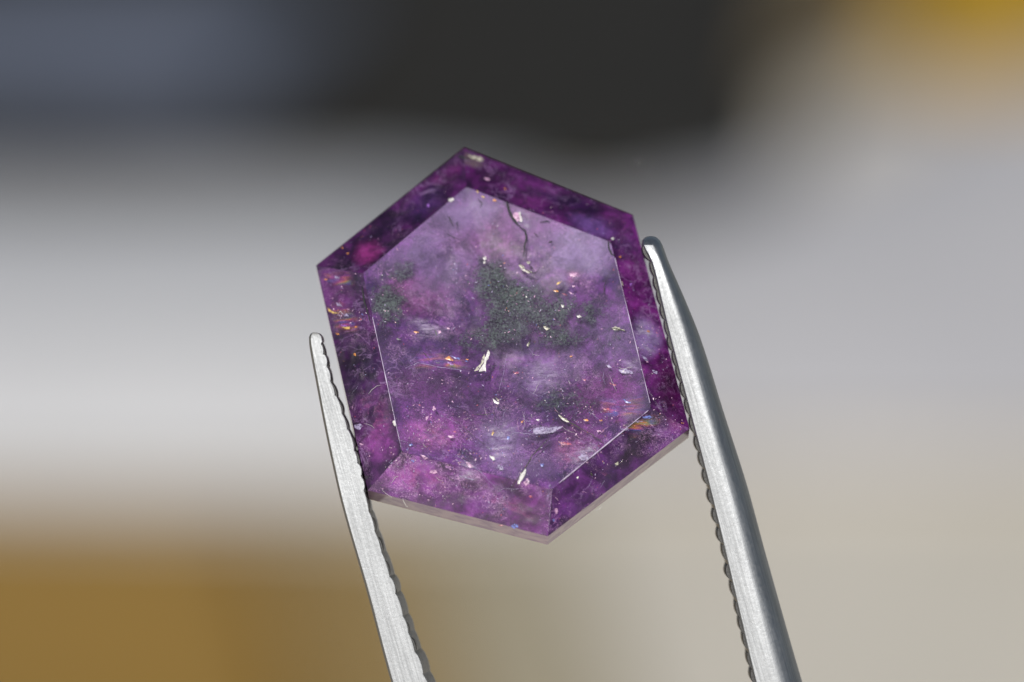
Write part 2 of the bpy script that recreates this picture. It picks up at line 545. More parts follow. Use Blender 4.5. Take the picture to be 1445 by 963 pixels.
ZV1 = HC - 0.00006
PATCH = [
    (545, 425, 28, 45, 15, 0.95), (568, 385, 20, 24, 0, 0.8),
    (690, 395, 30, 40, 0, 0.95), (725, 425, 62, 48, -15, 0.95), (700, 465, 50, 30, 10, 0.9), (775, 440, 50, 34, 20, 0.85),
    (785, 475, 40, 22, 0, 0.7), (835, 440, 34, 26, 0, 0.55), (800, 572, 34, 18, -10, 0.45), (660, 480, 24, 24, 0, 0.55),
    (540, 545, 30, 20, 0, 0.25), (660, 640, 30, 14, 0, 0.3), (840, 475, 60, 40, 0, 0.32), (795, 565, 60, 30, -10, 0.45), (720, 530, 50, 40, 0, 0.26),
]
SKY_HAZE = [(665, 295, 60, 40, 20, 0.26), (760, 325, 70, 34, -20, 0.22), (830, 355, 50, 40, 0, 0.31), (590, 350, 70, 30, 35, 0.20), (620, 390, 60, 40, 0, 0.12), (870, 470, 40, 60, 0, 0.15), (770, 520, 60, 40, 0, 0.14), (710, 620, 50, 60, 0, 0.14), (740, 660, 60, 24, 0, 0.14)]  # sky reflection on the top face, painted as pale haze
M_VEIL = veil_mat('inclusions_and_sky_haze', ZV1, PATCH, SKY_HAZE, srgb(172, 146, 200), 0.09, (srgb(8, 11, 15), srgb(92, 106, 100)), 4.0, 4.5)
veil = polar_sheet('inclusion_haze_sheet', TAB, lambda x, y, r: HC - 0.00006 - 0.0001 * (1 - r ** 4) - 0.00003 * noise.noise(Vector((x, y, 0)) * 700), M_VEIL, gem, 40, 180, 0.999)

# ---- facets: table, bevels, girdle, pavilion
def facet(name, pts, mat, parent=gem, th=0.0):
    c = sum(pts, Vector()) / len(pts)
    nr = (pts[1] - pts[0]).cross(pts[2] - pts[1])
    if nr.dot(c - Vector((0, 0, -0.001))) < 0: pts = pts[::-1]
    return link_mesh(name, pts, [tuple(range(len(pts)))], mat, parent)

table_facet = facet('table_facet', TAB[::-1], M_TABLEF)
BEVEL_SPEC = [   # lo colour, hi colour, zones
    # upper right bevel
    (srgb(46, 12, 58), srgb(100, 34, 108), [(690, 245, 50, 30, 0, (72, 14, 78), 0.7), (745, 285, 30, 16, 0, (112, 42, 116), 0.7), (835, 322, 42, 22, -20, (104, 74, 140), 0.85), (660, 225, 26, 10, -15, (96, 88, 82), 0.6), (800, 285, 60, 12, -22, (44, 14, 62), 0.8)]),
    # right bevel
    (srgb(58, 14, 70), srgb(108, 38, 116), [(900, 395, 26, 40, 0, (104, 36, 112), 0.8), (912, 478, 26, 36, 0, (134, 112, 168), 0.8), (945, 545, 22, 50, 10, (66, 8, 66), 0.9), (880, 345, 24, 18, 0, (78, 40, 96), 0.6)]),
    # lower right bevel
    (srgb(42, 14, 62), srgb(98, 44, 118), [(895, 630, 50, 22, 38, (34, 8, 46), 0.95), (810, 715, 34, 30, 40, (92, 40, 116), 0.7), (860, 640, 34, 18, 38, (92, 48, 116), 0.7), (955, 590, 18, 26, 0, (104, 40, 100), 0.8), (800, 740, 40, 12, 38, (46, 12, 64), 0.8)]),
    # lower left bevel, inner glow painted into the bright zone
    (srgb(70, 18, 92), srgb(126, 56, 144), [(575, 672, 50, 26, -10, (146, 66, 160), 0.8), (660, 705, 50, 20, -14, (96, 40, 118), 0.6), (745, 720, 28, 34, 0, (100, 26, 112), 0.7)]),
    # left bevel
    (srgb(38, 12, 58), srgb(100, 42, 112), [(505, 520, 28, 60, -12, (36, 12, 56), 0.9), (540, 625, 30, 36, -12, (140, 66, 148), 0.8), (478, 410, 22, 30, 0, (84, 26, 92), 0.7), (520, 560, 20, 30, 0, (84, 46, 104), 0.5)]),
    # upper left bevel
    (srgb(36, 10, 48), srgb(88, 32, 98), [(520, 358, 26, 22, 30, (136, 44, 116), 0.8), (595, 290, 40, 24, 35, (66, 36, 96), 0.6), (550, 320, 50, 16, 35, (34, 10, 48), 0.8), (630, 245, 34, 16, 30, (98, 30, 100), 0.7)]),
]
def bevel_patch(a, b, c, d, seed, nu=110, nv=34):
    """displaced mineral surface just under a bevel facet; a,b on the girdle, d,c on the table"""
    nrm = (b - a).cross(d - a).normalized()
    if nrm.z < 0: nrm = -nrm
    verts, faces = [], []
    for j in range(nv + 1):
        for i in range(nu + 1):
            s, t = i / nu, j / nv
            p = (a * (1 - s) + b * s) * (1 - t) + (d * (1 - s) + c * s) * t
            e = min(1.0, 8 * min(s, 1 - s), 5 * min(t, 1 - t))
            q = Vector((p.x, p.y, p.z)) * 1000
            z = (HC - 0.00011) * t - 0.00003 + 0.00006 * e * fbm(q * 0.6 + Vector((seed, seed, 0)), 5)
            verts.append(Vector((p.x, p.y, min(z, p.z - 0.00003))))
    w = nu + 1
    for j in range(nv):
        for i in range(nu):
            k = j * w + i
            faces.append((k, k + 1, k + w + 1, k + w))
    return verts, faces

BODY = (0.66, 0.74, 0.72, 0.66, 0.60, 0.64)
for i in range(6):
    a, b = OUT[i], OUT[(i + 1) % 6]
    d, c = TAB[i], TAB[(i + 1) % 6]
    bf = facet('bevel_facet', [d, c, b, a][::-1], M_BEVELF)
    lo, hi, bl = BEVEL_SPEC[i]
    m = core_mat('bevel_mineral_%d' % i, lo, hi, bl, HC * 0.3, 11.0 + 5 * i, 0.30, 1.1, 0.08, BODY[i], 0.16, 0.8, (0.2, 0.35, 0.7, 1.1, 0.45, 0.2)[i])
    v, f = bevel_patch(a, b, c, d, 3.0 * i)
    link_mesh('mineral_zone', v, f, m, bf, True)

t = NT('girdle_facet')
co = t.obj_mm()
col = t.mix(t.rng(t.noise(co, 1.2, 4), 0.35, 0.65), srgb(160, 124, 160), srgb(198, 166, 184))  # pale grazing reflection put into the girdle colour
M_GIRDLE = t.done(t.principled(Base_Color=col, Roughness=0.12, IOR=1.75, Specular_IOR_Level=0.8).outputs[0])
LOWER = [Vector((p.x, p.y, -GT)) for p in OUT]
for i in range(6):
    a, b = OUT[i], OUT[(i + 1) % 6]
    facet('girdle_facet', [a, LOWER[i], LOWER[(i + 1) % 6], b], M_GIRDLE)
M_PAV = core_mat('pavilion_mineral', srgb(60, 26, 76), srgb(110, 60, 120), [], 0, 44.0)
CUL = [Vector((p.x * 0.35, p.y * 0.35, -GT - 0.0036)) for p in OUT]
for i in range(6):
    facet('pavilion_facet', [LOWER[i], CUL[i], CUL[(i + 1) % 6], LOWER[(i + 1) % 6]], M_PAV)
facet('culet_facet', CUL[::-1], M_PAV)

# edge highlights painted as pale strips where facets meet
t = NT('edge_highlight')
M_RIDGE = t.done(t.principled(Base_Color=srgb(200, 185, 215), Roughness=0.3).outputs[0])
def rod(name, pts, r, mat, parent, sides=5, rfun=None):
    verts, faces = [], []
    n = len(pts)
    for i, p in enumerate(pts):
        tdir = (pts[min(i + 1, n - 1)] - pts[max(i - 1, 0)]).normalized()
        u = tdir.cross(Vector((0, 0, 1)));  u = u.normalized() if u.length > 1e-6 else Vector((1, 0, 0))
        w = tdir.cross(u).normalized()
        rr = r * (rfun(i / (n - 1)) if rfun else 1.0)
        for k in range(sides):
            an = 2 * math.pi * k / sides
            verts.append(p + (u * math.cos(an) + w * math.sin(an)) * rr)
    for i in range(n - 1):
        for k in range(sides):
            faces.append((i * sides + k, i * sides + (k + 1) % sides, (i + 1) * sides + (k + 1) % sides, (i + 1) * sides + k))
    faces.append(tuple(range(sides))[::-1]); faces.append(tuple((n - 1) * sides + k for k in range(sides)))
    return link_mesh(name, verts, faces, mat, parent, True)

def ridge(a, b, r, f0=0.0, f1=1.0):
    n = 60
    pts = [a.lerp(b, f0 + (f1 - f0) * i / n) for i in range(n + 1)]
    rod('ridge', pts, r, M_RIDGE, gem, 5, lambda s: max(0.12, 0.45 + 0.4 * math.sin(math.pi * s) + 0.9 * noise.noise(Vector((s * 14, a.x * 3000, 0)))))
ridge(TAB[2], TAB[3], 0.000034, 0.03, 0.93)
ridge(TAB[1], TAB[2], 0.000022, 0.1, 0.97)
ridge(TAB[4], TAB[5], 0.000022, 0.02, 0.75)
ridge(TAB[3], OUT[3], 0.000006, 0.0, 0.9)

# ---- flakes, feathers and cracks inside the stone
def plain(name, col, rough=0.4, spec=0.5, see=0.75):
    t = NT(name)
    co = t.obj_mm()
    c2 = t.mix(t.rng(t.noise(co, 6.0, 3), 0.3, 0.7), tuple(x * 0.75 for x in col), col)
    p = t.principled(Base_Color=c2, Roughness=rough, Specular_IOR_Level=spec)
    if not see: return t.done(p.outputs[0])
    al = t.rng(t.noise(t.vec('ADD', co, (3, 1, 7)), 9.0, 3, 0.6), 0.36, 0.58, 1.0 - see, 1.0)
    tr = t.n('ShaderNodeBsdfTransparent')
    m = t.n('ShaderNodeMixShader')
    t.put(m.inputs[0], al); t.put(m.inputs[1], tr.outputs[0]); t.put(m.inputs[2], p.outputs[0])
    return t.done(m.outputs[0])
M_FL = {
    'white': plain('flake_white', (0.82, 0.80, 0.78), 0.3, see=0.25),
    'cream': plain('flake_cream', (0.62, 0.60, 0.48), 0.3),
    'pink': plain('flake_pink', (0.72, 0.42, 0.66), 0.35),
    'lav': plain('flake_lavender', (0.42, 0.36, 0.58), 0.4),
    'orange': plain('flake_orange', (0.85, 0.36, 0.10), 0.3),
    'yellow': plain('flake_yellow', (0.85, 0.58, 0.18), 0.3),
    'red': plain('flake_red', (0.55, 0.13, 0.20), 0.3),
    'blue': plain('flake_blue', (0.20, 0.26, 0.70), 0.3),
    'violet': plain('flake_violet', (0.38, 0.16, 0.62), 0.3),
    'green': plain('flake_green', (0.22, 0.26, 0.20), 0.4),
    'dark': plain('crack_dark', (0.018, 0.022, 0.020), 0.6, see=0),
    'olive': plain('crack_olive', (0.075, 0.085, 0.05), 0.6, see=0.4),
}
def surf_z(px, py):
    """height of the polished surface at a pixel: table or bevel"""
    p = loc(px, py, HC)
    n = len(TAB)
    inside = True
    for i in range(n):
        a, b = TAB[i], TAB[(i + 1) % n]
        if (b.x - a.x) * (p.y - a.y) - (b.y - a.y) * (p.x - a.x) > 0: inside = False
    if inside: return HC
    best = HC
    for i in range(6):
        a, b, c = OUT[i], OUT[(i + 1) % 6], TAB[i]
        nr = (b - a).cross(c - a).normalized()
        if nr.z < 0: nr = -nr
        for _ in range(1):
            r = ray(px, py); o = CAM - GO
            ol = Vector((o.dot(GX), o.dot(GY), o.dot(GN))); rl = Vector((r.dot(GX), r.dot(GY), r.dot(GN)))
            s = (a - ol).dot(nr) / rl.dot(nr)
            best = min(best, (ol + rl * s).z)
    return best

def flake(poly, mat, depth=0.00003, name='flake', th=0.00002):
    kf = 0.92 if mat in ('white', 'cream', 'lav') else 0.72
    cx_ = sum(p[0] for p in poly) / len(poly); cy_ = sum(p[1] for p in poly) / len(poly)
    poly = [(cx_ + (p[0] - cx_) * kf, cy_ + (p[1] - cy_) * kf) for p in poly]
    jag = []
    for k in range(len(poly)):
        a, b = poly[k], poly[(k + 1) % len(poly)]
        ln = math.hypot(b[0] - a[0], b[1] - a[1])
        jag.append(a)
        for f in (0.33, 0.67):
            jag.append((a[0] + (b[0] - a[0]) * f + random.uniform(-.13, .13) * ln, a[1] + (b[1] - a[1]) * f + random.uniform(-.13, .13) * ln))
    poly = jag
    zs = [surf_z(*p) for p in poly]
    top = [loc(p[0], p[1], z - depth) for p, z in zip(poly, zs)]
    n = len(top)
    bot = [p - Vector((0, 0, th)) for p in top]
    c = sum(top, Vector()) / n + Vector((0, 0, 0.00001))
    verts = top + bot + [c]
    faces = [(i, (i + 1) % n, 2 * n) for i in range(n)]
    faces += [(i, n + i, n + (i + 1) % n, (i + 1) % n) for i in range(n)]
    return link_mesh(name, verts, faces, M_FL[mat], gem)

def crack(pts, r, mat, depth=0.00002, name='crack'):
    fine = []
    for (a, b) in zip(pts[:-1], pts[1:]):
        m = max(2, int(math.hypot(b[0] - a[0], b[1] - a[1]) / 4))
        for i in range(m):
            s = i / m
            fine.append((a[0] + (b[0] - a[0]) * s + random.uniform(-.6, .6), a[1] + (b[1] - a[1]) * s + random.uniform(-.6, .6)))
    fine.append(pts[-1])
    v = [loc(p[0], p[1], surf_z(*p) - depth - r * 0.5) for p in fine]
    sd_ = random.random() * 50
    rod(name, v, r, M_FL[mat], gem, 5, lambda s: 0.25 + 0.75 * abs(math.sin(math.pi * min(1, s + .05))) * (0.6 + 0.7 * abs(noise.noise(Vector((s * 6, sd_, 0))))))

FLAKES = [
    ([(689, 492), (692, 498), (690, 506), (686, 513), (684, 522), (686, 526), (675, 526), (680, 519), (683, 511), (685, 503), (687, 499)], 'white'),
    ([(681, 505), (684, 498), (683, 511), (678, 519), (674, 524), (668, 525)], 'cream'),
    ([(741, 659), (743, 662), (738, 676), (733, 684), (730, 684), (733, 673)], 'white'),
    ([(737, 680), (746, 672), (748, 684), (741, 688)], 'pink'),
    ([(695, 562), (700, 566), (705, 569), (703, 571), (697, 568)], 'white'),
    ([(699, 561), (704, 564), (706, 568), (701, 565)], 'cream'),
    ([(731, 374), (735, 373), (741, 380), (752, 385), (745, 386), (739, 383)], 'cream'),
    ([(743, 370), (748, 368), (747, 373), (744, 373)], 'cream'),
    ([(681, 364), (685, 361), (687, 366), (683, 368)], 'white'),
    ([(682, 369), (685, 369), (685, 372), (682, 372)], 'white'),
    ([(632, 283), (638, 278), (641, 282), (637, 286)], 'white'),
    ([(752, 606), (758, 603), (768, 602), (770, 607), (762, 612), (752, 613)], 'lav'),
    ([(768, 602), (796, 602), (786, 608), (770, 613), (760, 613), (769, 607)], 'lav'),
    ([(862, 463), (868, 460), (876, 464), (883, 467), (874, 466), (866, 466)], 'cream'),
    ([(872, 521), (882, 520), (893, 524), (894, 528), (884, 528), (876, 527)], 'lav'),
    ([(876, 522), (882, 522), (884, 526), (878, 526)], 'white'),
    ([(766, 461), (771, 460), (776, 464), (771, 467)], 'cream'),
    ([(743, 488), (747, 482), (748, 485), (745, 490)], 'cream'),
    ([(787, 585), (794, 589), (801, 593), (805, 597), (798, 595), (790, 590)], 'cream'),
    ([(611, 572), (614, 571), (616, 579), (612, 582), (609, 578)], 'pink'),
    ([(600, 588), (606, 586), (604, 592), (601, 595)], 'pink'),
    ([(616, 466), (622, 466), (624, 470), (619, 472)], 'pink'),
    ([(629, 461), (634, 462), (636, 465), (631, 465)], 'pink'),
    ([(721, 296), (732, 298), (736, 312), (730, 316), (724, 308)], 'pink'),
    ([(731, 300), (734, 298), (737, 314), (734, 314)], 'white'),
    ([(800, 387), (808, 384), (817, 385), (815, 390), (808, 393), (803, 390)], 'pink'),
    ([(805, 402), (813, 404), (809, 406)], 'pink'),
    ([(799, 411), (805, 412), (812, 416), (806, 416)], 'pink'),
    ([(791, 430), (796, 431), (796, 434), (793, 434)], 'white'),
    ([(813, 446), (818, 444), (821, 448), (816, 449)], 'white'),
    ([(784, 400), (792, 396), (795, 396), (788, 402), (784, 404)], 'yellow'),
    ([(779, 410), (786, 409), (790, 412), (784, 413)], 'orange'),
    ([(790, 413), (800, 416), (802, 418), (795, 417)], 'red'),
    ([(625, 506), (632, 501), (640, 507), (642, 511), (634, 509)], 'orange'),
    ([(632, 501), (640, 503), (652, 506), (650, 509), (642, 507)], 'blue'),
    ([(656, 506), (662, 507), (661, 509), (657, 508)], 'orange'),
    ([(655, 509), (660, 509), (661, 511), (656, 511)], 'blue'),
    ([(628, 509), (636, 511), (642, 515), (640, 517), (631, 513)], 'violet'),
    ([(614, 511), (622, 511), (618, 515)], 'green'),
    ([(582, 468), (587, 467), (593, 470), (588, 471)], 'orange'),
    ([(558, 478), (562, 477), (567, 480), (562, 481)], 'green'),
    ([(671, 268), (675, 269), (677, 273), (673, 273)], 'yellow'),
    ([(678, 276), (683, 277), (685, 280), (680, 279)], 'yellow'),
    ([(694, 281), (699, 281), (702, 284), (696, 285)], 'orange'),
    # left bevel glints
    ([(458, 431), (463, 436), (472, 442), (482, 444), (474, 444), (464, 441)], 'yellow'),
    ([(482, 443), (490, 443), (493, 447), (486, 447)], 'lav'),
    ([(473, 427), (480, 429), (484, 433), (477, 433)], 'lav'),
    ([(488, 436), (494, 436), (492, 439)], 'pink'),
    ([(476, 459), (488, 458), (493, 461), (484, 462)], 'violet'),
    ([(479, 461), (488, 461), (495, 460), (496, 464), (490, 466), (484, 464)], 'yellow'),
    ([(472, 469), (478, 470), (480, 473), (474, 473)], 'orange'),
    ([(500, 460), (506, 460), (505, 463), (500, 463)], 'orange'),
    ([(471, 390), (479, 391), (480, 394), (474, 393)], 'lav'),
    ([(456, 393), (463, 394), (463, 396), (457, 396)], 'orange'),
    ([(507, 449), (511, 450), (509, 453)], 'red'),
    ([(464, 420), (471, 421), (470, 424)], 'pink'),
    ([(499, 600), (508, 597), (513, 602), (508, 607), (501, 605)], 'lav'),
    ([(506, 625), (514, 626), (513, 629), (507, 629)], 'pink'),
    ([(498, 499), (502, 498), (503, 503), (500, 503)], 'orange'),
    # lower bevels
    ([(718, 744), (725, 738), (733, 740), (733, 746), (724, 747)], 'blue'),
    ([(700, 740), (712, 742), (706, 743)], 'red'),
    ([(903, 588), (915, 586), (926, 588), (918, 592), (906, 591)], 'blue'),
    ([(894, 595), (902, 593), (908, 595), (900, 597)], 'lav'),
    ([(874, 604), (888, 605), (884, 608), (876, 607)], 'lav'),
    ([(867, 654), (873, 651), (874, 655), (869, 657)], 'cream'),
    ([(812, 674), (817, 672), (818, 676), (814, 678)], 'white'),
    ([(806, 691), (814, 690), (818, 693), (810, 695)], 'pink'),
    ([(783, 716), (787, 716), (788, 728), (784, 730)], 'pink'),
    ([(779, 730), (784, 732), (783, 738), (779, 737)], 'blue'),
    ([(745, 700), (751, 699), (753, 702), (748, 703)], 'red'),
    ([(574, 632), (577, 632), (576, 636), (573, 636)], 'blue'),
    ([(638, 609), (644, 608), (645, 611), (640, 611)], 'red'),
    ([(630, 615), (640, 613), (643, 617), (634, 620)], 'pink'),
    ([(576, 627), (582, 626), (584, 629), (578, 630)], 'blue'),
    ([(590, 640), (600, 643), (608, 649), (598, 649)], 'pink'),
    ([(578, 648), (586, 650), (584, 654)], 'blue'),
    ([(606, 662), (616, 662), (620, 668), (612, 670), (604, 668)], 'pink'),
    ([(655, 650), (664, 652), (671, 660), (664, 662), (657, 656)], 'pink'),
    ([(646, 670), (658, 673), (672, 678), (660, 676)], 'lav'),
    ([(690, 643), (696, 644), (700, 649), (695, 650)], 'white'),
    ([(686, 629), (692, 634), (696, 638), (690, 634)], 'lav'),
    ([(702, 656), (710, 657), (711, 663), (705, 664)], 'lav'),
    ([(696, 604), (698, 610), (695, 616), (693, 616)], 'yellow'),
    ([(735, 594), (740, 592), (738, 597), (735, 598)], 'orange'),
    ([(756, 592), (762, 592), (760, 595)], 'white'),
    ([(715, 615), (720, 615), (719, 622), (715, 621)], 'blue'),
    ([(762, 654), (768, 654), (767, 659), (763, 659)], 'blue'),
    ([(822, 592), (829, 591), (832, 594), (825, 595)], 'orange'),
    ([(844, 592), (850, 592), (851, 595), (846, 595)], 'orange'),
    ([(840, 606), (848, 607), (850, 611), (843, 611)], 'pink'),
    ([(814, 644), (824, 640), (832, 645), (828, 651), (820, 650)], 'lav'),
    ([(784, 622), (800, 624), (812, 629), (800, 629), (788, 626)], 'red'),
    ([(876, 562), (886, 566), (893, 570), (884, 569)], 'blue'),
    ([(850, 575), (862, 577), (860, 580), (852, 579)], 'red'),
    ([(858, 539), (872, 544), (866, 545)], 'red'),
    ([(820, 534), (828, 535), (826, 539)], 'red'),
    ([(855, 515), (860, 515), (864, 519), (858, 519)], 'lav'),
    ([(803, 502), (808, 501), (809, 504), (804, 505)], 'orange'),
    ([(724, 527), (732, 523), (733, 527), (726, 529)], 'red'),
    ([(554, 594), (557, 593), (559, 598), (558, 603), (555, 600)], 'white'),
    # right and upper bevels
    ([(864, 335), (867, 336), (865, 339), (862, 338)], 'white'),
    ([(872, 361), (877, 361), (877, 364), (873, 364)], 'orange'),
    ([(876, 396), (879, 399), (880, 404), (877, 402)], 'cream'),
    ([(888, 400), (893, 398), (892, 404), (889, 406)], 'violet'),
    ([(912, 466), (918, 468), (917, 470), (913, 469)], 'orange'),
    ([(905, 501), (912, 505), (916, 510), (910, 509)], 'lav'),
    ([(920, 522), (928, 524), (928, 528), (922, 527)], 'lav'),
    ([(602, 287), (606, 286), (606, 293), (603, 294)], 'violet'),
    ([(681, 250), (690, 251), (693, 255), (685, 256)], 'pink'),
    ([(660, 219), (670, 220), (682, 224), (684, 228), (674, 227), (664, 224)], 'cream'),
    ([(710, 265), (715, 266), (714, 269)], 'orange'),
    ([(480, 348), (485, 348), (484, 352)], 'orange'),
    ([(488, 357), (493, 357), (492, 361)], 'orange'),
]
for poly, mt in FLAKES:
    flake(poly, mt)

CRACKS = [
    ([(715, 284), (717, 294), (721, 303), (726, 312), (733, 319)], 0.00009, 'dark'),
    ([(733, 319), (741, 326), (743, 334), (741, 345), (738, 362)], 0.00006, 'dark'),
    ([(733, 372), (741, 381), (752, 386), (757, 384), (763, 374)], 0.00003, 'dark'),
    ([(744, 366), (748, 375), (756, 384)], 0.000025, 'dark'),
    ([(858, 341), (860, 352), (863, 359), (868, 362)], 0.00006, 'dark'),
    ([(856, 396), (853, 405), (852, 417)], 0.00003, 'dark'),
    ([(762, 314), (772, 312), (776, 314)], 0.00004, 'dark'),
    ([(774, 343), (780, 341)], 0.00005, 'dark'),
    ([(753, 329), (760, 334)], 0.00003, 'dark'),
    ([(632, 305), (637, 313), (639, 319)], 0.00003, 'dark'),
    ([(646, 312), (644, 324)], 0.000025, 'dark'),
    ([(631, 330), (642, 336), (652, 338)], 0.00002, 'dark'),
    ([(674, 281), (680, 288), (676, 294)], 0.00003, 'dark'),
    ([(645, 220), (651, 222), (662, 226)], 0.00010, 'dark'),
    ([(511, 404), (513, 420), (518, 440), (524, 458)], 0.00005, 'dark'),
    ([(784, 580), (805, 597), (832, 612), (848, 622), (855, 629)], 0.000028, 'olive'),
    ([(776, 618), (764, 630), (752, 642), (744, 656), (735, 670), (721, 688)], 0.00003, 'olive'),
    ([(597, 496), (602, 503), (607, 508)], 0.000025, 'olive'),
    ([(614, 466), (617, 474)], 0.00004, 'green'),
    ([(668, 585), (686, 585), (700, 582)], 0.00002, 'olive'),
    ([(668, 527), (678, 526), (688, 527)], 0.000025, 'dark'),
    ([(862, 465), (870, 464), (884, 468)], 0.00004, 'olive'),
    ([(744, 492), (748, 482), (749, 478)], 0.00003, 'dark'),
    ([(572, 520), (590, 512), (612, 517), (640, 521), (664, 525)], 0.000016, 'lav'),
    ([(640, 590), (664, 612), (682, 626), (694, 636)], 0.000014, 'olive'),
    ([(700, 695), (712, 690), (740, 690)], 0.000016, 'lav'),
    ([(640, 641), (660, 652), (680, 668), (700, 690)], 0.000014, 'lav'),
    ([(833, 667), (836, 672)], 0.00008, 'olive'),
    ([(772, 612), (748, 613), (727, 610), (718, 616), (714, 634)], 0.000018, 'lav'),
    ([(715, 500), (712, 520), (706, 545), (700, 560)], 0.000012, 'lav'),
    ([(783, 548), (760, 560), (735, 545)], 0.000012, 'lav'),
]
for c in CRACKS:
    crack(*c)

rs = random.Random(21)
for (cx, cy, rx, ry, n) in ((700, 620, 60, 45, 16), (740, 540, 70, 50, 12), (830, 620, 50, 40, 10), (610, 620, 50, 40, 8), (880, 560, 40, 50, 6), (520, 590, 24, 50, 6), (600, 690, 50, 20, 6), (820, 700, 40, 30, 6)):
    for _ in range(n):
        x, y = cx + rs.uniform(-rx, rx), cy + rs.uniform(-ry, ry)
        an, ln, bd = rs.uniform(0, 6.28), rs.uniform(6, 26), rs.uniform(-.5, .5)
        pts = [(x, y)]
        for k in range(4):
            x += math.cos(an) * ln / 4; y += math.sin(an) * ln / 4; an += bd / 2
            pts.append((x, y))
        crack(pts, rs.uniform(0.000006, 0.000016), rs.choice(('lav', 'white', 'lav', 'pink', 'olive')), name='hairline')

# feathery fissures: thin curved films of healed fluid, some with interference colours; plus painted facet sheen
def feather_mat(name, cols, dens, stretch, seed):
    t = NT(name)
    co = t.obj_mm()
    m = t.n('ShaderNodeMapping'); t.put(m.inputs['Vector'], co)
    m.inputs['Rotation'].default_value = (0, 0, R(stretch[0]))
    m.inputs['Scale'].default_value = (stretch[1], stretch[2], 1.0)
    m.inputs['Location'].default_value = (seed, seed, 0)
    n = t.noise(m.outputs[0], 1.0, 4, 0.62, 0.5)
    at_ = t.n('ShaderNodeAttribute'); at_.attribute_name = 'rim'
    fine = t.noise(co, 12.0, 3, 0.7)
    al = t.math('MULTIPLY', t.rng(t.math('ADD', n, t.math('MULTIPLY', fine, 0.25)), 0.50, 0.84, 0.05, dens), t.rng(at_.outputs['Fac'], 0.0, 0.8))
    ramp = t.n('ShaderNodeValToRGB')
    el = ramp.color_ramp.elements
    while len(el) < len(cols): el.new(0.5)
    for k, c in enumerate(cols):
        el[k].position = 0.3 + 0.4 * k / max(1, len(cols) - 1); el[k].color = (*srgb(*c), 1)
    t.put(ramp.inputs[0], t.noise(m.outputs[0], 0.7, 2, 0.5, 0.3))
    df = t.principled(Base_Color=ramp.outputs[0], Roughness=0.35)
    tr = t.n('ShaderNodeBsdfTransparent')
    mx = t.n('ShaderNodeMixShader')
    t.put(mx.inputs[0], al); t.put(mx.inputs[1], tr.outputs[0]); t.put(mx.inputs[2], df.outputs[0])
    return t.done(mx.outputs[0])
M_FE = {
    'pale': feather_mat('pale_feather', [(150, 130, 185), (215, 205, 228)], 0.58, (35, 2.0, 5.0), 1.0),
    'pale2': feather_mat('pale_feather_b', [(160, 130, 185), (210, 195, 225)], 0.48, (-30, 1.6, 5.0), 5.0),
    'rose': feather_mat('rose_feather', [(150, 60, 130), (205, 110, 180), (190, 150, 205)], 0.34, (20, 2.5, 4.0), 9.0),
    'sheen': feather_mat('painted_sheen', [(160, 140, 190), (190, 170, 215)], 0.55, (0, 0.6, 0.6), 6.0),  # sheen of the polished faces, painted as a pale film
    'rainbow': feather_mat('rainbow_feather', [(120, 110, 190), (90, 120, 215), (205, 90, 170), (230, 150, 70), (150, 170, 120), (110, 120, 210)], 0.5, (-8, 0.9, 3.6), 3.0),
}
def feather_or_sheen(poly, mt, depth=0.00004, n=12, sag=0.00003):
    c = (sum(p[0] for p in poly) / len(poly), sum(p[1] for p in poly) / len(poly))
    edge = []
    for k in range(len(poly)):
        a, b = poly[k], poly[(k + 1) % len(poly)]
        for f in range(8):
            s = f / 8
            edge.append((a[0] + (b[0] - a[0]) * s, a[1] + (b[1] - a[1]) * s))
    m = len(edge)
    verts, faces, rim = [loc(c[0], c[1], surf_z(*c) - depth - sag)], [], [1.0]
    for i in range(1, n + 1):
        r = i / n
        for p in edge:
            q = (c[0] + (p[0] - c[0]) * r, c[1] + (p[1] - c[1]) * r)
            verts.append(loc(q[0], q[1], surf_z(*q) - depth - sag * (1 - r * r)))
            rim.append(1 - r)
    faces = [(0, 1 + k, 1 + (k + 1) % m) for k in range(m)]
    for i in range(n - 1):
        for k in range(m):
            a, b = 1 + i * m + k, 1 + i * m + (k + 1) % m
            faces.append((a, a + m, b + m, b))
    o = link_mesh('feather_or_sheen', verts, faces, M_FE[mt], gem, True)
    at_ = o.data.attributes.new('rim', 'FLOAT', 'POINT')
    at_.data.foreach_set('value', rim)
    return o
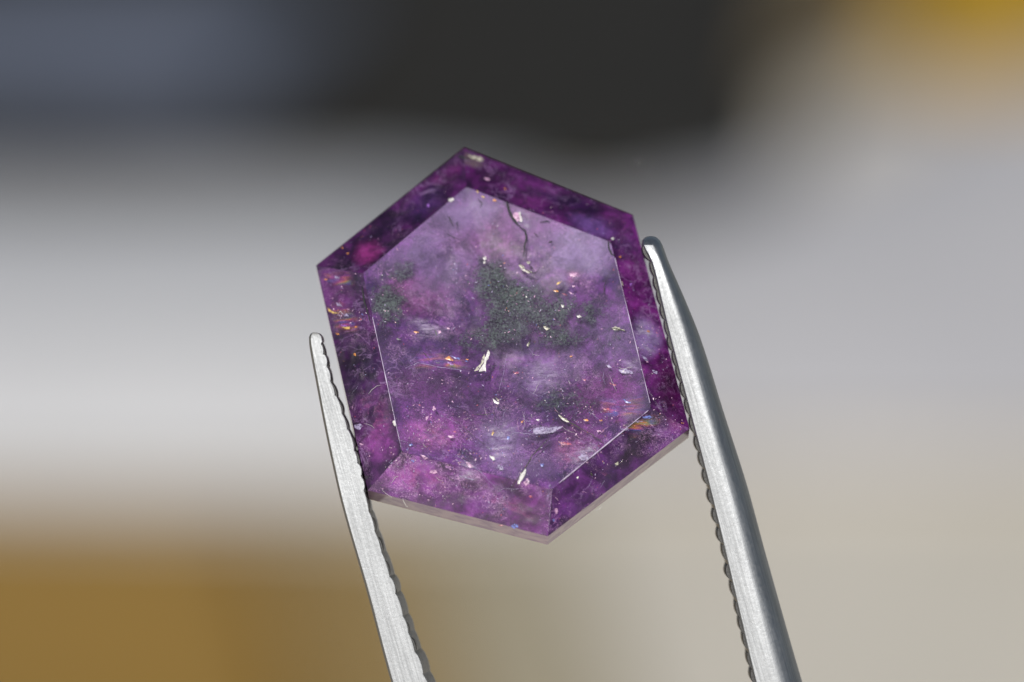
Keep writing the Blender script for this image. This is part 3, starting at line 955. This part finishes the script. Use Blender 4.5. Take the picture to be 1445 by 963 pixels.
FEATHERS_AND_SHEEN = [
    ([(672, 598), (715, 586), (740, 596), (726, 640), (716, 668), (692, 664), (684, 630)], 'pale'),
    ([(748, 598), (800, 599), (790, 611), (768, 616), (745, 616)], 'pale2'),
    ([(796, 640), (846, 616), (852, 636), (826, 668), (800, 664)], 'pale'),
    ([(640, 645), (672, 645), (684, 672), (668, 684), (640, 680)], 'pale2'),
    ([(718, 284), (752, 298), (750, 330), (728, 320)], 'pale'),
    ([(562, 500), (610, 494), (660, 504), (672, 524), (630, 524), (580, 522)], 'rainbow'),
    ([(455, 425), (480, 418), (512, 450), (510, 475), (470, 476)], 'rainbow'),
    ([(452, 385), (500, 380), (505, 405), (460, 405)], 'rainbow'),
    ([(893, 440), (925, 448), (936, 480), (924, 512), (896, 510), (888, 470)], 'pale'),
    ([(500, 545), (550, 555), (562, 610), (530, 640), (505, 610)], 'rose'),
    ([(560, 590), (630, 585), (660, 620), (630, 645), (575, 640)], 'rose'),
    ([(535, 672), (580, 645), (640, 662), (640, 700), (580, 700)], 'rose'),
    ([(790, 380), (824, 376), (826, 400), (800, 408)], 'rose'),
    ([(840, 560), (915, 555), (915, 590), (870, 600), (845, 590)], 'rainbow'),
    ([(780, 615), (830, 615), (840, 650), (790, 670), (770, 650)], 'rose'),
    ([(640, 690), (740, 700), (770, 735), (740, 748), (650, 715)], 'rose'),
    ([(790, 690), (850, 650), (880, 655), (820, 710), (790, 735)], 'rose'),
    ([(870, 505), (905, 500), (912, 530), (880, 536)], 'pale2'),
    ([(560, 440), (640, 455), (650, 480), (580, 485)], 'pale2'),
    ([(730, 515), (790, 500), (800, 550), (740, 570)], 'pale2'),
    ([(870, 600), (925, 582), (940, 595), (890, 625)], 'rainbow'),
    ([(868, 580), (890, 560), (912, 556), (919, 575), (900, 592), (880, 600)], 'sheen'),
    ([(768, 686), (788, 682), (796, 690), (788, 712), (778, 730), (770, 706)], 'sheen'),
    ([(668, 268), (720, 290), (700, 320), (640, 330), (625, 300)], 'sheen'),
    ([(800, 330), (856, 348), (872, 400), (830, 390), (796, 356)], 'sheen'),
]
for fp in FEATHERS_AND_SHEEN:
    feather_or_sheen(*fp)

# dust-fine glitter scattered through the stone, too small to pick apart
def glitter(name, n, cols, mat, smin, smax, where):
    verts, faces = [], []
    tries = 0
    while len(faces) < n * 5 and tries < n * 40:
        tries += 1
        px, py = random.uniform(450, 972), random.uniform(212, 764)
        if not where(px, py): continue
        p2 = loc(px, py, 0)
        ins = all((OUT[(i + 1) % 6].x - OUT[i].x) * (p2.y - OUT[i].y) - (OUT[(i + 1) % 6].y - OUT[i].y) * (p2.x - OUT[i].x) < -1e-7 for i in range(6))
        if not ins: continue
        z = surf_z(px, py) - random.uniform(0.00003, 0.00006)
        c = loc(px, py, z)
        s = smin + (smax - smin) * random.random() ** 3
        an = random.uniform(0, math.pi)
        u = Vector((math.cos(an), math.sin(an), random.uniform(-.2, .2))) * s * random.uniform(0.8, 2.2)
        w = Vector((-math.sin(an), math.cos(an), random.uniform(-.2, .2))) * s * 0.6
        k = len(verts)
        verts += [c - u, c - w * random.uniform(.5, 1.2), c + u * random.uniform(.5, 1), c + w, c - Vector((0, 0, s * 0.5))]
        faces += [(k, k + 1, k + 2, k + 3), (k, k + 4, k + 1), (k + 1, k + 4, k + 2), (k + 2, k + 4, k + 3), (k + 3, k + 4, k)]
    return tag(link_mesh(name, verts, faces, M_FL[mat], gem), kind='stuff')

def dens(px, py):
    d = 0.03
    for (x, y, r, k) in ((620, 620, 70, 1.0), (720, 610, 90, .7), (600, 690, 90, .7), (830, 620, 80, .8), (480, 440, 40, .6), (720, 430, 90, .5), (545, 430, 40, .6), (920, 480, 40, .5), (800, 720, 60, .7), (960, 590, 25, 1), (580, 665, 60, 1.3), (540, 630, 40, .9), (690, 600, 40, .8)):
        d = max(d, k * math.exp(-((px - x) ** 2 + (py - y) ** 2) / (r * r)))
    q = 0.5 + 1.6 * noise.noise(Vector((px * 0.035, py * 0.035, 3.0))) + 0.8 * noise.noise(Vector((px * 0.1, py * 0.1, 9.0)))
    return random.random() < d * max(0.0, q)
glitter('pale_glitter', 900, None, 'lav', 0.000010, 0.00005, dens)
glitter('pink_glitter', 1000, None, 'pink', 0.000010, 0.00005, dens)
glitter('white_glitter', 260, None, 'white', 0.000008, 0.000032, dens)
glitter('red_glitter', 260, None, 'red', 0.000008, 0.00004, dens)
glitter('blue_glitter', 240, None, 'blue', 0.000008, 0.000035, dens)
glitter('orange_glitter', 150, None, 'orange', 0.000008, 0.000035, dens)

# ---------------------------------------------------------------- the tweezers
def metal_mat(name, base, rough):
    t = NT(name)
    co = t.obj_mm()
    m = t.n('ShaderNodeMapping')
    t.put(m.inputs['Vector'], co)
    m.inputs['Rotation'].default_value = (0, 0, 0)
    # brushing runs along the arms
    ax = (at(1097, 963, FOCUS) - at(920, 340, FOCUS)).normalized()
    along = t.vec('DOT_PRODUCT', co, tuple(ax))
    perp = t.vec('SUBTRACT', co, t.vec('SCALE', None, 0.0)) if False else co
    sv = t.n('ShaderNodeVectorMath', operation='SCALE'); sv.inputs[0].default_value = tuple(ax)
    t.put(sv.inputs['Scale'], t.math('MULTIPLY', along, -0.965))
    st = t.vec('ADD', co, sv.outputs[0])
    lines = t.noise(st, 9.0, 5, 0.7)
    pits = t.noise(co, 7.0, 4, 0.7)
    spots = t.noise(co, 1.2, 4, 0.6)
    h = t.math('ADD', t.math('MULTIPLY', lines, 0.7), t.math('MULTIPLY', pits, 0.5))
    bump = t.n('ShaderNodeBump')
    bump.inputs['Strength'].default_value = 0.24
    bump.inputs['Distance'].default_value = 0.00006
    t.put(bump.inputs['Height'], h)
    col = t.mix(t.rng(lines, 0.32, 0.68), tuple(x * 0.80 for x in base), tuple(x * 1.08 for x in base))
    col = t.mix(t.rng(spots, 0.55, 0.8, 0, 0.25), col, tuple(x * 0.6 for x in base))
    rr = t.rng(pits, 0.3, 0.7, rough - 0.06, rough + 0.08)
    p = t.principled(Base_Color=col, Metallic=1.0, Roughness=rr, Normal=bump.outputs[0])
    return t.done(p.outputs[0])
M_STEEL = metal_mat('brushed_steel', (0.355, 0.37, 0.39), 0.50)
M_DARK = metal_mat('edge_shade_steel', (0.20, 0.205, 0.21), 0.42)  # same steel as the arms, shade of edges and inner faces put into its colour
M_TOOTH = metal_mat('shaded_steel_teeth', (0.07, 0.07, 0.07), 0.5)  # same steel again, shade on the jaw's inner side painted in

tw = bpy.data.objects.new('tweezers', None)
COL.objects.link(tw)
tw.empty_display_size = 0.01
tw.location = at(1480, 3300, FOCUS + 0.001)
tag(tw, 'brushed steel tweezers with serrated jaws holding the purple gemstone', 'tweezers')
bpy.context.view_layer.update()
TWI = Matrix.Translation(-tw.location)

def interp(st, y):
    """Catmull-Rom through the measured stations"""
    n = len(st)
    if y <= st[0][0]: return list(st[0][1:])
    if y >= st[-1][0]: return list(st[-1][1:])
    k = max(i for i in range(n - 1) if st[i][0] <= y)
    a, b = st[k], st[k + 1]
    h = b[0] - a[0]
    s = (y - a[0]) / h
    out = []
    for i in range(1, len(a)):
        m0 = (b[i] - st[k - 1][i]) / (b[0] - st[k - 1][0]) * h if k > 2 else (b[i] - a[i])
        m1 = (st[k + 2][i] - a[i]) / (st[k + 2][0] - a[0]) * h if k + 2 < n and k > 2 else (b[i] - a[i])
        out.append((2 * s ** 3 - 3 * s ** 2 + 1) * a[i] + (s ** 3 - 2 * s ** 2 + s) * m0 + (-2 * s ** 3 + 3 * s ** 2) * b[i] + (s ** 3 - s ** 2) * m1)
    return out

MMPX = FRAME_W / W0
def arm(stations, ys, profile, dark, name='arm'):
    """loft; profile(w_px, y) -> list of (across from left edge in px, depth in m)"""
    verts, faces = [], []
    n = None
    for y in ys:
        xl, xr, d0, dt = interp(stations, y)
        prof = profile(xr - xl, dt, y)
        n = len(prof)
        for (a, dep) in prof:
            q = at(xl + a, y, d0) + VIEW * dep
            verts.append(q - tw.location)
    for j in range(len(ys) - 1):
        for k in range(n):
            faces.append((j * n + k, j * n + (k + 1) % n, (j + 1) * n + (k + 1) % n, (j + 1) * n + k))
    faces.append(tuple(range(n))); faces.append(tuple((len(ys) - 1) * n + k for k in range(n))[::-1])
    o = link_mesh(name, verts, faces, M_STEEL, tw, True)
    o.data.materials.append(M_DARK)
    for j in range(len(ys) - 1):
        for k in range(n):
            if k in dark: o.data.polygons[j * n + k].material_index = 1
    bm = bmesh.new(); bm.from_mesh(o.data); bmesh.ops.recalc_face_normals(bm, faces=bm.faces); bm.to_mesh(o.data); bm.free()
    o.data.set_sharp_from_angle(angle=R(24))
    return o

# left arm: flat narrow front, chamfered outer edge
LST = [(469.5, 441.5, 447, .2384, .0012), (470.3, 439, 450.5, .2384, .0016), (472, 437, 453.5, .2384, .0020), (476, 435.2, 456, .2384, .0026), (490, 436, 458.5, .2384, .0028), (534, 444, 469, .2384, .0029), (590, 454.5, 489, .2384, .0030), (646, 466, 507, .2384, .0031),
       (719, 483, 524, .2384, .0032), (837, 517, 562, .2384, .0032), (963, 551, 605, .2384, .0032), (1300, 655, 735, .2384, .0030), (2000, 930, 1030, .2385, .0026), (2800, 1290, 1385, .2387, .0022), (3300, 1430, 1478, .2388, .0020)]
LTEETH = [486.0]
while LTEETH[-1] < 1060:
    LTEETH.append(LTEETH[-1] + (19 + 11 * min(1, (LTEETH[-1] - 486) / 300)) * random.uniform(0.72, 1.28))
def scallop(y):
    for a, b in zip(LTEETH[:-1], LTEETH[1:]):
        if a <= y < b:
            s = (y - a) / (b - a)
            return math.sin(math.pi * min(1, s ** 0.8)) ** 0.55 * (0.7 + 0.3 * math.sin(a * 7.3))
    return 0.6
def left_prof(w, dt, y):
    c = min(5.0, w * 0.22)
    inset = 4.6 - 4.0 * scallop(y)
    lean = 8.0 * min(1, max(0, (y - 600) / 350))
    ww = w - inset
    wf = w - 7.0
    sl = 0.115 * MMPX
    e = lambda a: sl * (w - a)
    p = [(0.0, .00060 + e(0)), (c * 0.3, .00028 + e(0)), (c * 0.8, e(c * .8)), (wf * 0.55, e(wf * .55)), (wf, e(wf)), (ww - 0.8, e(ww - .8)), (ww, .00010 + e(ww))]
    p += [(ww + lean * 0.5, dt * 0.55), (ww + lean, dt * 0.92), (ww + lean - 3, dt), (4.0, dt), (0.5, dt * 0.8)]
    return p
ys = [469.5, 470.3, 471, 472, 474, 476, 479, 482] + [486 + 2 * k for k in range(288)] + list(range(1100, 3301, 80))
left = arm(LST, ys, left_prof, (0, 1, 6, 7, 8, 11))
left['label'] = 'flat fronted bright left arm'

# right arm: rounded outer back
RST = [(333.5, 916, 922, .2400, .0008), (335, 911, 927, .2396, .0014), (339, 907.5, 932, .2392, .0020), (346, 907, 936, .2389, .0025), (370, 919, 945, .2387, .0030), (420, 931.5, 967, .2386, .0032), (480, 946, 991, .2386, .0034),
       (585, 974, 1024, .2386, .0036), (685, 1000, 1056, .2386, .0037), (784, 1024, 1083, .2386, .0038), (963, 1066, 1134, .2386, .0038), (1300, 1150, 1236, .2386, .0036), (2000, 1320, 1412, .2386, .0030), (2800, 1455, 1540, .2387, .0024), (3300, 1481, 1530, .2388, .0020)]
def right_prof(w, dt, y):
    flat = 0.46 * w
    sl = 0.17 * MMPX
    p = [(0.0, .00030 + sl * flat), (0.8, .00006 + sl * flat), (2.2, sl * (flat - 2.2))]
    p.append((flat * 0.6, sl * flat * 0.4))
    p.append((flat, .00001))
    R_ = w - flat
    for k in range(1, 10):
        an = k / 9 * math.pi / 2
        p.append((flat + R_ * math.sin(an), .00001 + (1 - math.cos(an)) ** 1.0 * dt * 0.42))
    p += [(w * 0.985, dt * 0.85), (w * 0.9, dt), (2.0, dt), (0.0, dt * 0.9)]
    return p
ys = [333.5, 335, 337, 339, 342, 346, 352, 360, 370] + list(range(382, 980, 12)) + list(range(980, 3301, 80))
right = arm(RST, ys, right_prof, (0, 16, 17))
right['label'] = 'rounded right arm'

# teeth: cross ridges on the inner faces, one object each, sharing a mesh per jaw
def tooth_mesh(name, length, dep, prot, seed):
    """ridge of half-lens section: local x = out of the jaw, y = along the arm, z = along the view"""
    ns, nd = 9, 6
    verts, faces = [], []
    for j in range(nd + 1):
        z = dep * j / nd
        e = 1.0 - 0.25 * (2 * abs(j / nd - 0.5)) ** 6
        for i in range(ns + 1):
            s = i / ns
            h = math.sin(math.pi * s) ** 0.7 * prot * e
            verts.append((h, (s - 0.5) * length, z))
        verts.append((-prot * 2.2, 0.5 * length, z)); verts.append((-prot * 2.2, -0.5 * length, z))
    m = ns + 3
    for j in range(nd):
        for i in range(m):
            faces.append((j * m + i, j * m + (i + 1) % m, (j + 1) * m + (i + 1) % m, (j + 1) * m + i))
    faces.append(tuple(range(m))); faces.append(tuple(nd * m + i for i in range(m))[::-1])
    me = bpy.data.meshes.new(name)
    me.from_pydata(verts, [], faces); me.update()
    bm = bmesh.new(); bm.from_mesh(me); bmesh.ops.recalc_face_normals(bm, faces=bm.faces); bm.to_mesh(me); bm.free()
    me.polygons.foreach_set('use_smooth', [ (len(p.vertices) == 4) for p in me.polygons])
    return me

def teeth(parent, stations, ylist, side, mesh, mat, d_off, inset):
    mesh.materials.append(mat)
    for y in ylist:
        xl, xr, d0, dt = interp(stations, y)
        xa = interp(stations, y - 4); xb = interp(stations, y + 4)
        k = 1 if side > 0 else 0
        x = (xr - inset if side > 0 else xl + inset)
        tdir = (at(xb[k], y + 4, d0) - at(xa[k], y - 4, d0)).normalized()
        out = (tdir.cross(VIEW)).normalized()
        if out.dot(RIGHT) * side < 0: out = -out
        o = bpy.data.objects.new('tooth', mesh)
        COL.objects.link(o)
        o.parent = parent
        p = at(x, y, d0) + VIEW * d_off - tw.location
        sc_ = random.uniform(0.55, 1.2)
        M = Matrix(((out.x * sc_, tdir.x, VIEW.x, p.x), (out.y * sc_, tdir.y, VIEW.y, p.y), (out.z * sc_, tdir.z, VIEW.z, p.z), (0, 0, 0, 1)))
        o.matrix_local = M

lt = tooth_mesh('tooth', 25 * MMPX, .0022, 3.6 * MMPX, 1)
teeth(left, LST, [(a + b) / 2 + 3 for a, b in zip(LTEETH[:-1], LTEETH[1:])], 1, lt, M_TOOTH, 0.00022, 4.0)
rt = tooth_mesh('tooth', 22 * MMPX, .0026, 4.4 * MMPX, 2)
yl, y = [], 358.0
while y < 1040:
    yl.append(y)
    y += (20 + 5 * min(1, (y - 358) / 300)) * random.uniform(0.88, 1.12)
teeth(right, RST, yl, -1, rt, M_TOOTH, 0.00040, -0.5)
